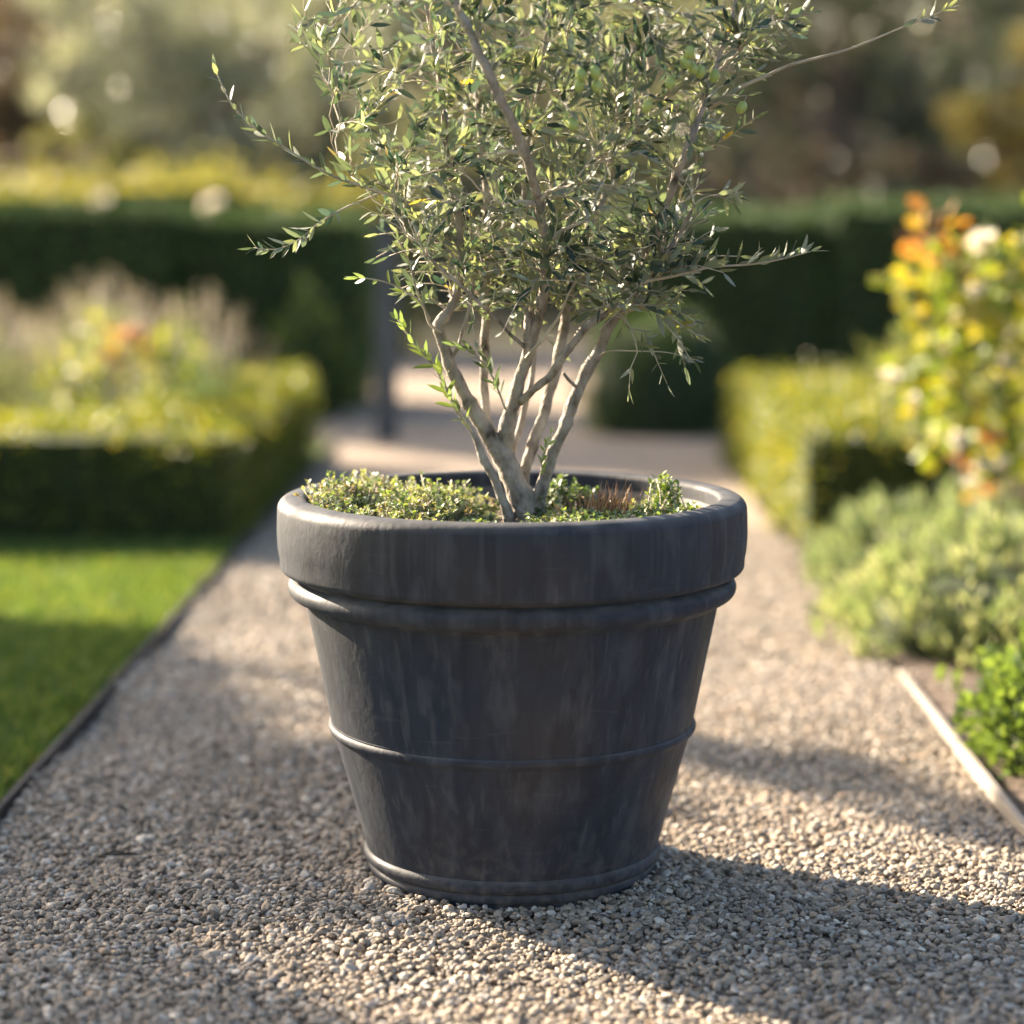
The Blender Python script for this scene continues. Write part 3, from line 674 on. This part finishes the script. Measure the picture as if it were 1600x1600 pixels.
hedge('tall_hedge', 'dark clipped hedge far right behind the yellow rose bush', [(.42, 1.5, 8.25, 9.1, .955), (1.53, 2.6, 8.2, 9.1, 1.0), (2.63, 7, 8.26, 9.1, .965)], 1300, .038, [(.05, .095, .035), (.08, .13, .045), (.125, .17, .06)], (3, 3, 1), fuzz=.03, mat=m_dark)
hedge('sunlit_hedge', 'sunlit yellow green hedge rising behind the dark hedge on the left', [(-8, -3.0, 12.25, 13.0, 1.12), (-2.9, -2.0, 12.2, 13.0, 1.18), (-1.9, -.9, 12.3, 13.0, 1.10)], 700, .055, [(.10, .13, .05), (.20, .215, .09), (.28, .275, .14)], (2, 3, 2), fuzz=.08)

# ------------------------------------------------------------------ shrubs and flowers in the beds
m_shrub = leaf_mat('shrub_leaf_mat', .35, (1.6, 1.5, .5), .5)
m_sage = leaf_mat('sage_leaf_mat', .30, (1.2, 1.25, .7), .6)
def blob_points(n, c, r, shell=.55):
    d = rand_unit(n); rad = (shell + (1 - shell) * rng.random(n)) ** (1 / 1.5)
    lump = 1 + .13 * np.sin(d[:, 0] * 6 + c[0] * 9) * np.sin(d[:, 1] * 5 + 1) + .10 * np.sin(d[:, 2] * 9 + d[:, 0] * 7)
    return np.array(c) + d * np.array(r) * (rad * lump)[:, None], d
def mound(name, label, cat, c, r, n, size, pal, wts=None, aspect=.35, up=.6, spikes=None, group=None, shell=.6, mat=None, tuft=0, heart=0):
    """leafy cushion: a woody base with many small leaves, optionally flower spikes on thin stalks"""
    o = thing(name, (c[0], c[1], 0), label, cat, group)
    if tuft:
        nt = n // tuft; tc_, td = blob_points(nt, (c[0], c[1], r[2] * .12), r, .8); k = rng.integers(0, nt, n)
        P_ = tc_[k] + rng.normal(size=(n, 3)) * size * np.array([.35, .35, .6]); d = td[k]
    else: P_, d = blob_points(n, (c[0], c[1], r[2] * .12), r, shell)
    k = P_[:, 2] > .0; P_, d = P_[k], d[k]; n = len(P_)
    D = unit(d + rand_unit(n) * .7 + np.array([0, 0, up])); s_ = rng.uniform(.7, 1.3, n) * size
    v, f, cc = leaves(P_, D, rand_unit(n), s_, s_ * aspect, pick(n, pal, wts))
    link('foliage', mesh_tris('foliage', v, f, cc), mat or m_shrub, o)
    if heart:
        v, f = ellipsoid(np.array([c[0], c[1], r[2] * .1]), (0, 0, 1), r[2] * heart, 1, 24, 12); v[:, 0] = c[0] + (v[:, 0] - c[0]) * r[0] * heart; v[:, 1] = c[1] + (v[:, 1] - c[1]) * r[1] * heart
        link('branches', mesh_tris('branches', v, f, smooth=True), m_core, o)
    T = Tubes()
    for _ in range(14 if n > 50 else 2):
        e, _d = blob_points(1, (c[0], c[1], r[2] * .2), [q * .8 for q in r]); e = e[0]; e[2] = abs(e[2])
        T.add(twig_line(np.array([c[0] + rng.normal() * .02, c[1] + rng.normal() * .02, -.01]), (0, 0, 1), e, 5), np.linspace(.005, .0015, 5), 5)
    T.build('stems', m_twig, o)
    if spikes:
        ns, hs, scol = spikes; SP, SD, SC = [], [], []; T = Tubes()
        for _ in range(ns):
            a = rng.uniform(0, 6.28); q = math.sqrt(rng.random()); bx = c[0] + math.cos(a) * q * r[0] * .8; by = c[1] + math.sin(a) * q * r[1] * .8
            zb = r[2] * (1.05 - .5 * q * q); zt = zb + hs * rng.uniform(.6, 1.2)
            tp = np.array([bx + math.cos(a) * q * .10 + rng.normal() * .02, by + math.sin(a) * q * .10, zt])
            T.add(np.array([(bx, by, zb * .6), (bx, by, zb), tp]), [.0018, .0015, .001], 3)
            for t in np.linspace(.6, 1, 7):
                SP.append(np.array([bx, by, zb]) * (1 - t) + tp * t); SD.append(unit(np.array([math.cos(t * 60), math.sin(t * 60), .8]))); SC.append(scol)
        SC = np.array(SC) * (1 + rng.normal(size=(len(SC), 1)) * .15)
        v, f, cc = leaves(np.array(SP), np.array(SD), rand_unit(len(SP)), .012, .007, np.clip(SC, .01, .9))
        link('flower_spikes', mesh_tris('flower_spikes', v, f, cc), m_shrub, o)['kind'] = 'stuff'
        T.build('flower_stalks', m_twig, o)['kind'] = 'stuff'
    return o
GREY = [(.18, .21, .16), (.25, .28, .21), (.13, .165, .12), (.31, .32, .25)]
LAV = (.28, .24, .31)
lg = None
mound('lavender', 'grey green lavender at the left end of the bed with fading mauve spikes', 'lavender', (-2.02, 4.9), (.42, .45, .50), 4200, .05, GREY, None, .16, 1.0, (150, .18, LAV))
mound('lavender', 'tall grey green lavender in the middle of the left bed with mauve spikes', 'lavender', (-1.58, 5.2), (.36, .4, .52), 4200, .05, GREY, None, .16, 1.0, (170, .18, LAV))
mound('lavender', 'loose pale lavender near the right end of the left bed', 'lavender', (-1.22, 5.0), (.26, .35, .48), 2600, .05, GREY, None, .16, 1.0, (90, .18, (.29, .25, .31)))
mound('green_shrub', 'dark blue green low shrub behind the corner of the left box hedge', 'shrub', (-1.10, 4.35), (.22, .25, .40), 2600, .03, [(.05, .085, .06), (.08, .12, .08)], None, .4)
mound('green_shrub', 'light green leafy shrub at the left edge of the lavender bed', 'shrub', (-1.95, 4.25), (.24, .22, .42), 1800, .04, [(.13, .18, .07), (.18, .22, .10), (.10, .14, .06)], None, .5)
mound('green_shrub', 'dark rounded shrub standing right behind the pot at the end of the path', 'shrub', (.62, 6.9), (.40, .36, .50), 6500, .03, [(.018, .04, .014), (.03, .06, .02), (.05, .085, .028)], None, .5, heart=.88)
mound('green_shrub', 'small yellow green shrub at the foot of the dark hedge on the left', 'shrub', (-1.05, 7.6), (.22, .2, .55), 1500, .045, [(.10, .14, .04), (.16, .19, .05), (.06, .10, .03)], None, .5, heart=.7)
mound('feathery_shrub', 'soft grey green feathery shrub behind the right box hedge', 'shrub', (1.33, 4.6), (.2, .26, .50), 2400, .05, [(.12, .16, .08), (.18, .21, .10), (.09, .13, .06), (.26, .24, .12)], None, .2, 1.0)
mound('feathery_shrub', 'taller feathery grey green shrub beside the rose bush on the right', 'shrub', (1.75, 4.6), (.40, .3, .66), 3600, .05, [(.12, .16, .07), (.18, .21, .08), (.09, .13, .05)], None, .2, 1.0)
SAN = [(.27, .315, .155), (.36, .385, .20), (.18, .23, .11), (.44, .43, .26)]
mound('santolina', 'pale grey green cushion plant nearest the edging, in front of the other pale mound', 'cushion plant', (1.11, 1.80), (.42, .38, .19), 10000, .036, SAN, None, .34, .9, mat=m_sage, tuft=28, heart=.8)
mound('santolina', 'pale grey green cushion plant between the box hedge and the front mound', 'cushion plant', (1.19, 2.62), (.44, .34, .18), 9000, .036, [(.25, .295, .17), (.33, .36, .215), (.17, .215, .125)], None, .34, .9, mat=m_sage, tuft=28, heart=.8)
mound('santolina', 'greyish cushion plant at the right edge behind the bright green herb', 'cushion plant', (1.62, 1.9), (.30, .30, .19), 3600, .032, [(.17, .21, .12), (.24, .28, .16)], None, .34, .9, mat=m_sage, tuft=28, heart=.8)
mound('leafy_herb', 'bright green round leaved herb leaning over the timber edging at right', 'herb', (.935, .66), (.15, .19, .205), 3000, .026, [(.10, .155, .055), (.14, .20, .07), (.075, .12, .04)], None, .8, .5, shell=.25, heart=.6)
mound('leafy_herb', 'tiny yellow green seedling in the bare soil by the timber edging', 'herb', (.86, 1.26), (.02, .02, .03), 14, .024, [(.2, .3, .05)], None, .7, .5)

def bloom(parent, c, s, pal, name='flower', face=None):
    n = 22; face = unit(np.array(face if face is not None else (0, -.5, .8)) + rng.normal(size=3) * .3)
    t1 = unit(np.cross(face, [.3, .2, .9])); t2 = np.cross(face, t1); th = np.arange(n) * 2.4; op = np.linspace(.15, 1, n)
    D = unit((np.cos(th)[:, None] * t1 + np.sin(th)[:, None] * t2) * op[:, None] + face * (1.15 - op)[:, None])
    v, f, c_ = leaves(np.tile(c, (n, 1)), D, np.tile(face, (n, 1)), s * (.55 + .45 * op), s * .75, pick(n, pal, None, .06), hi=True, curl=-.15)
    return link(name, mesh_tris(name, v, f, c_, smooth=True), m_petal, parent)
m_petal = leaf_mat('petal_mat', .4, (1.1, 1.05, .95), .55)
WHITE = [(.80, .74, .62), (.85, .80, .70)]
def rose(name, label, base, clumps, blooms, leafsize=.04, cat='rose bush'):
    """clumps: (centre, radius, count, palette)"""
    o = thing(name, base, label, cat); T = Tubes(); VV, FF, CC, n0 = [], [], [], 0
    for c, r, n, pal in clumps:
        c = np.array(c); P_, d = blob_points(n, c, (r, r, r), .2)
        L_ = twig_line(np.array(base) + np.array([rng.normal() * .03, rng.normal() * .03, -.01]), (rng.normal() * .3, rng.normal() * .3, 1), c, 8)
        T.add(L_, np.linspace(.007, .002, 8), 5)
        for q in P_[::4]: T.add(twig_line(c, unit(q - c), q, 4), [.0015, .0013, .001, .0008], 3)
        D = unit(d + rand_unit(n) * .8); s_ = rng.uniform(.7, 1.3, n) * leafsize
        v, f, cc = leaves(P_, D, rand_unit(n), s_, s_ * .72, pick(n, pal, None, .18), hi=True)
        VV.append(v); FF.append(f + n0); CC.append(cc); n0 += len(v)
    link('foliage', mesh_tris('foliage', np.vstack(VV), np.vstack(FF), np.vstack(CC)), m_shrub, o)
    for c, s_, pal in blooms:
        c = np.array(c); T.add(twig_line(c - np.array([0, 0, .12]), (0, 0, 1), c, 4), [.002, .0018, .0016, .0014], 4)
        bloom(o, c, s_, pal)
    T.build('canes', m_twig, o)
    return o
YG = [(.30, .31, .05), (.37, .32, .05), (.22, .27, .05), (.15, .21, .05)]
OR = [(.42, .20, .07), (.36, .15, .07), (.42, .28, .07)]
GR = [(.10, .15, .03), (.15, .20, .04), (.26, .27, .04)]
Yr = 2.55
cl = []
for px, py, r, n, pal in [(1455, 375, .07, 46, OR), (1440, 435, .08, 60, YG), (1520, 440, .12, 130, YG), (1590, 430, .10, 90, GR), (1490, 500, .12, 130, YG), (1580, 520, .13, 150, YG), (1450, 560, .10, 100, GR), (1530, 590, .13, 150, YG), (1610, 600, .12, 130, YG), (1480, 640, .09, 80, YG), (1560, 670, .11, 110, YG), (1640, 680, .12, 110, GR), (1580, 740, .10, 80, YG), (1670, 480, .15, 150, YG), (1680, 380, .14, 110, GR), (1560, 790, .07, 34, OR), (1700, 760, .14, 100, GR), (1530, 700, .05, 22, OR), (1455, 690, .05, 26, YG), (1400, 440, .03, 12, YG)]:
    cl.append((at(px, py, Yr + rng.uniform(-.15, .15)), r * 1.05, int(n * .55), pal))
bl = [(at(px, py, Yr - .19), s_, WHITE) for px, py, s_ in [(1535, 382, .046), (1390, 592, .036), (1428, 632, .034), (1497, 686, .030), (1533, 735, .034), (1570, 728, .032), (1518, 758, .026), (1522, 458, .028), (1570, 570, .026), (1478, 545, .022), (1555, 600, .024), (1630, 640, .03)]]
rose('rose_bush', 'tall rose bush at right with yellow and orange leaves and white blooms', (1.36, 2.6, 0), cl, bl, .050)
Yl = 4.1
YM = [(.21, .23, .09), (.27, .26, .11), (.14, .18, .08)]
cl = [(at(px, py, Yl), r, n, pal) for px, py, r, n, pal in [(130, 575, .10, 50, YM), (225, 580, .10, 50, YM), (200, 535, .07, 30, OR), (110, 600, .10, 70, GR), (270, 540, .09, 60, GR), (180, 500, .05, 16, GR)]]
rose('rose_bush', 'small rose bush in the lavender bed with yellowing leaves and one orange bloom', (-1.36, Yl, 0), cl, [(at(205, 528, Yl - .14), .045, [(.55, .27, .15), (.6, .33, .2)]), (at(128, 520, Yl - .1), .03, WHITE)])
Yb = 12.05  # added bush: its white blooms stand in for glints off glossy leaves
cl = [(at(px, py, Yb), .16, 40, GR) for px, py in [(158, 345), (332, 345), (245, 350)]]
rose('rose_bush', 'added bush against the sunlit far hedge, white blooms standing in for leaf glints', (-2.6, Yb - .1, 0), cl, [(at(158, 322, Yb - .22), .11, WHITE), (at(332, 325, Yb - .22), .11, WHITE)])

# slim garden post
m_post = noise_mat('post_mat', [(.3, (.07, .07, .075)), (.7, (.13, .13, .135))], scale=12, stretch=(6, 6, 1))
pp = thing('garden_post', (-.60, 6.42, 0), 'slim dark grey garden post with a capped top beyond the pot on the path', 'post')
box('shaft', -.648, -.552, 6.38, 6.46, -.05, .90, m_post, pp, bev=.006)
box('cap', -.662, -.538, 6.365, 6.475, .902, .94, m_post, pp, bev=.01)

# ------------------------------------------------------------------ trees
m_tree = leaf_mat('tree_leaf_mat', .32, (1.3, 1.3, .75), .32, spec=.6)
m_trunk = noise_mat('trunk_mat', [(.3, (.10, .075, .055)), (.7, (.24, .18, .14))], scale=9, bump=.6, stretch=(1, 1, .4))
def tree(name, label, base, trunk_r, blobs, size, pal, wts=None, group=None, cat='tree', aspect=.4, shell=.35):
    o = thing(name, base, label, cat, group); T = Tubes()
    top = np.mean([b[0] for b in blobs], axis=0); b0 = np.array(base, float)
    mid = np.array([b0[0] * .6 + top[0] * .4, b0[1] * .6 + top[1] * .4, top[2] * .62])
    P_, r_ = catmull([b0 - [0, 0, .1], b0 + (mid - b0) * .4 + rng.normal(size=3) * .05, mid, top], [trunk_r * 1.25, trunk_r, trunk_r * .75, trunk_r * .3], .2)
    T.add(P_, r_, 10, .03)
    PP, DD = [], []
    for c, r, n in blobs:
        c = np.array(c, float); T.add(twig_line(mid, (c - mid) * .5 + np.array([0, 0, .4]), c, 7), np.linspace(trunk_r * .5, trunk_r * .12, 7), 6)
        for _ in range(7):
            e, _d = blob_points(1, c, [q * .85 for q in r], .5); T.add(twig_line(c, rng.normal(size=3), e[0], 5), np.linspace(trunk_r * .16, .004, 5), 4)
        # clumps of leaves inside the crown volume
        nc = max(10, n // 75); cc, d = blob_points(nc, c, r, shell); k = rng.integers(0, nc, n)
        PP.append(cc[k] + rng.normal(size=(n, 3)) * np.mean(r) * .105); DD.append(d[k])
    PP = np.vstack(PP); DD = np.vstack(DD); n = len(PP); D = unit(DD * .6 + rand_unit(n)); s_ = rng.uniform(.7, 1.3, n) * size
    v, f, c_ = leaves(PP, D, rand_unit(n), s_, s_ * aspect, pick(n, pal, wts, .2))
    link('crown', mesh_tris('crown', v, f, c_), m_tree, o); T.build('trunk', m_trunk, o)
    return o
PALE = [(.30, .32, .25), (.42, .43, .35), (.18, .20, .14), (.56, .56, .49)]
DK = [(.04, .06, .025), (.07, .09, .04), (.10, .11, .05)]
YEL = [(.42, .31, .07), (.33, .26, .07), (.22, .22, .08)]
def bl_px(L): return [(at(px, py, Y), (rx, ry, rz), n) for px, py, Y, rx, ry, rz, n in L]
tree('olive_tree', 'silvery pale tree left beyond the sunlit hedge with bright hanging foliage', (-2.5, 15, 0), .14, bl_px([(200, 90, 15, .75, .8, .7, 2600), (400, 80, 15.2, .75, .8, .7, 2600), (300, -60, 15, 1.0, .9, .8, 2600), (330, 210, 14.8, .45, .5, .45, 1500), (520, 20, 15.4, .7, .7, .8, 1800), (120, -30, 15.3, .6, .6, .6, 1600)]), .075, PALE, None)
tree('garden_tree', 'brown leaved tree at the far left edge behind the hedges', (-4.4, 17, 0), .20, bl_px([(10, 80, 17, .6, .7, .8, 1500), (60, 230, 17, .5, .6, .5, 900), (-90, 0, 17, 1.1, 1, 1.1, 2400), (-60, 220, 17, .7, .8, .6, 1000)]), .10, [(.16, .11, .08), (.22, .16, .12), (.12, .10, .06)], None)
tree('yellow_shrub', 'low yellow green bush between the trees on the far left', (-3.7, 14.6, 0), .05, bl_px([(120, 250, 14.6, .4, .4, .35, 900), (190, 265, 14.6, .35, .4, .28, 700)]), .07, [(.24, .23, .08), (.30, .28, .10), (.15, .17, .06)], None, cat='bush')
tree('garden_tree', 'pale yellowing tree directly behind the olive crown', (.6, 17, 0), .14, bl_px([(960, 280, 17, .7, .7, .6, 1700), (820, 150, 17, .9, .8, .9, 2200), (1020, 80, 17.5, .8, .8, .9, 2000), (700, 260, 17, .8, .7, .6, 1500), (880, -60, 17, 1.2, 1, .9, 2200)]), .09, [(.28, .27, .16), (.34, .33, .22), (.18, .20, .11)], None)
tree('garden_tree', 'dark green tree right of the olive crown in the far shade', (2.2, 16, 0), .16, bl_px([(1310, 60, 16, .75, .8, .8, 2800), (1420, 160, 16, .6, .7, .5, 1800), (1220, 170, 16.2, .5, .6, .6, 1400), (1350, -90, 16, 1.1, 1, .8, 3000), (1500, 30, 16.4, .7, .7, .6, 1700)]), .08, [(.05, .07, .04), (.08, .10, .06), (.12, .13, .09)], None)
tree('autumn_tree', 'golden yellow autumn tree at the far right edge', (3.9, 14.5, 0), .10, bl_px([(1590, 190, 14.5, .40, .5, .25, 900), (1540, 215, 14.4, .25, .4, .2, 420), (1600, 290, 14.5, .30, .4, .2, 620), (1700, 130, 14.5, .6, .6, .6, 1400), (1500, 170, 14.4, .16, .3, .12, 180)]), .08, YEL, None)
tree('dry_bush', 'low brown dry bush under the dark tree on the far right', (2.6, 15.2, 0), .05, bl_px([(1400, 280, 15.2, .55, .5, .28, 1100), (1240, 285, 15.2, .5, .5, .26, 1000), (1500, 290, 15.2, .4, .4, .25, 700)]), .07, [(.18, .13, .09), (.24, .18, .13), (.12, .10, .06)], None, cat='bush')
# far wood closing the view
n = 26000
P_ = np.stack([rng.uniform(-13, 13, n), rng.uniform(20, 24, n), rng.uniform(0, 1, n) ** .8 * 4.2], -1)
k = rng.integers(0, 500, n); cc = np.stack([rng.uniform(-13, 13, 500), rng.uniform(20, 24, 500), rng.uniform(0.2, 4.2, 500)], -1)
P_ = cc[k] + rng.normal(size=(n, 3)) * .42
colw = pick(500, [(.10, .115, .08), (.15, .155, .12), (.20, .18, .15), (.06, .075, .055), (.15, .12, .11)], None, .2)[k]
v, f, c_ = leaves(P_, rand_unit(n), rand_unit(n), rng.uniform(.14, .26, n), rng.uniform(.07, .14, n), colw)
tag(link('far_wood', mesh_tris('far_wood', v, f, c_), m_tree), 'far wood of muted brown and green trees closing off the garden', 'wood', kind='stuff')
m_hill = noise_mat('hill_mat', [(.3, (.04, .055, .035)), (.55, (.09, .10, .07)), (.75, (.16, .145, .12))], scale=.9, detail=8, bscale=6, bump=1, bdist=.3)
xs = np.linspace(-60, 60, 60); ys = np.linspace(24, 60, 24); X, Y = np.meshgrid(xs, ys)
Z = -.1 + 14 * (1 - np.exp(-((Y - 24) / 9))) + .5 * np.sin(X * .4) * np.minimum(1, (Y - 24) / 4) + .35 * rng.normal(size=X.shape) * (Y > 24.5)
i = (np.arange(23)[:, None] * 60 + np.arange(59)[None]).ravel()
tag(link('hill', mesh_tris('hill', np.stack([X, Y, Z], -1).reshape(-1, 3), np.stack([i, i + 1, i + 61, i + 60], -1), smooth=True), m_hill), 'wooded hillside rising behind the garden', None, None, 'structure')

# trees left of the view whose crowns shade the lawn and the gravel
def shade(u, v_, t, hv, hu, hz, n):
    c = U * (u - t) + V * v_ + np.array([0, 0, t * math.tan(SUN_EL)])
    return (c, (max(hu, hv) , max(hu, hv), hz), n)
def shade_tree(label, specs, r=.07):
    bl = [shade(*s_) for s_ in specs]; c = np.mean([b[0] for b in bl], axis=0)
    tree('garden_tree', label, (c[0] + .1, c[1] + .1, 0), r, bl, .09, DK, None, aspect=.5, shell=.1)
shade_tree('leafy tree left of the lawn that shades the near grass and gravel', [(-.62, .18, 7.0, .46, .46, .22, 3000), (-2.0, .12, 7.1, .6, .6, .34, 2600), (-1.9, .50, 7.2, .32, .32, .26, 2600), (-2.7, .5, 7.3, .32, .32, .26, 2600), (-3.2, 0, 7.4, .75, .7, .4, 2600), (-.66, -.40, 6.9, .40, .40, .22, 3600)])
shade_tree('leafy tree left of the camera side that shades the front of the gravel', [(-.2, -1.15, 7.0, .5, .5, .4, 3400), (.15, -.83, 6.9, .2, .2, .2, 1500), (-1.4, -.95, 7.0, .6, .6, .4, 2600), (.9, -1.45, 7.2, .55, .5, .4, 2200)])
shade_tree('tall leafy tree beyond the left bed that shades the path behind the pot', [(-4.2, 4.75, 10, .42, .42, .25, 2400), (-3.3, 4.55, 10.1, .42, .42, .25, 2400), (-2.5, 4.5, 10.2, .4, .4, .2, 2000), (-3.4, 5.25, 10, .4, .4, .22, 2200), (-2.5, 5.1, 10.1, .4, .4, .2, 2000)])
shade_tree('slender young tree behind the lawn casting a thin stripe of shade', [(-.1, .78, 7.2, .10, .10, .16, 420), (.5, .66, 7.2, .09, .09, .12, 300)], .03)
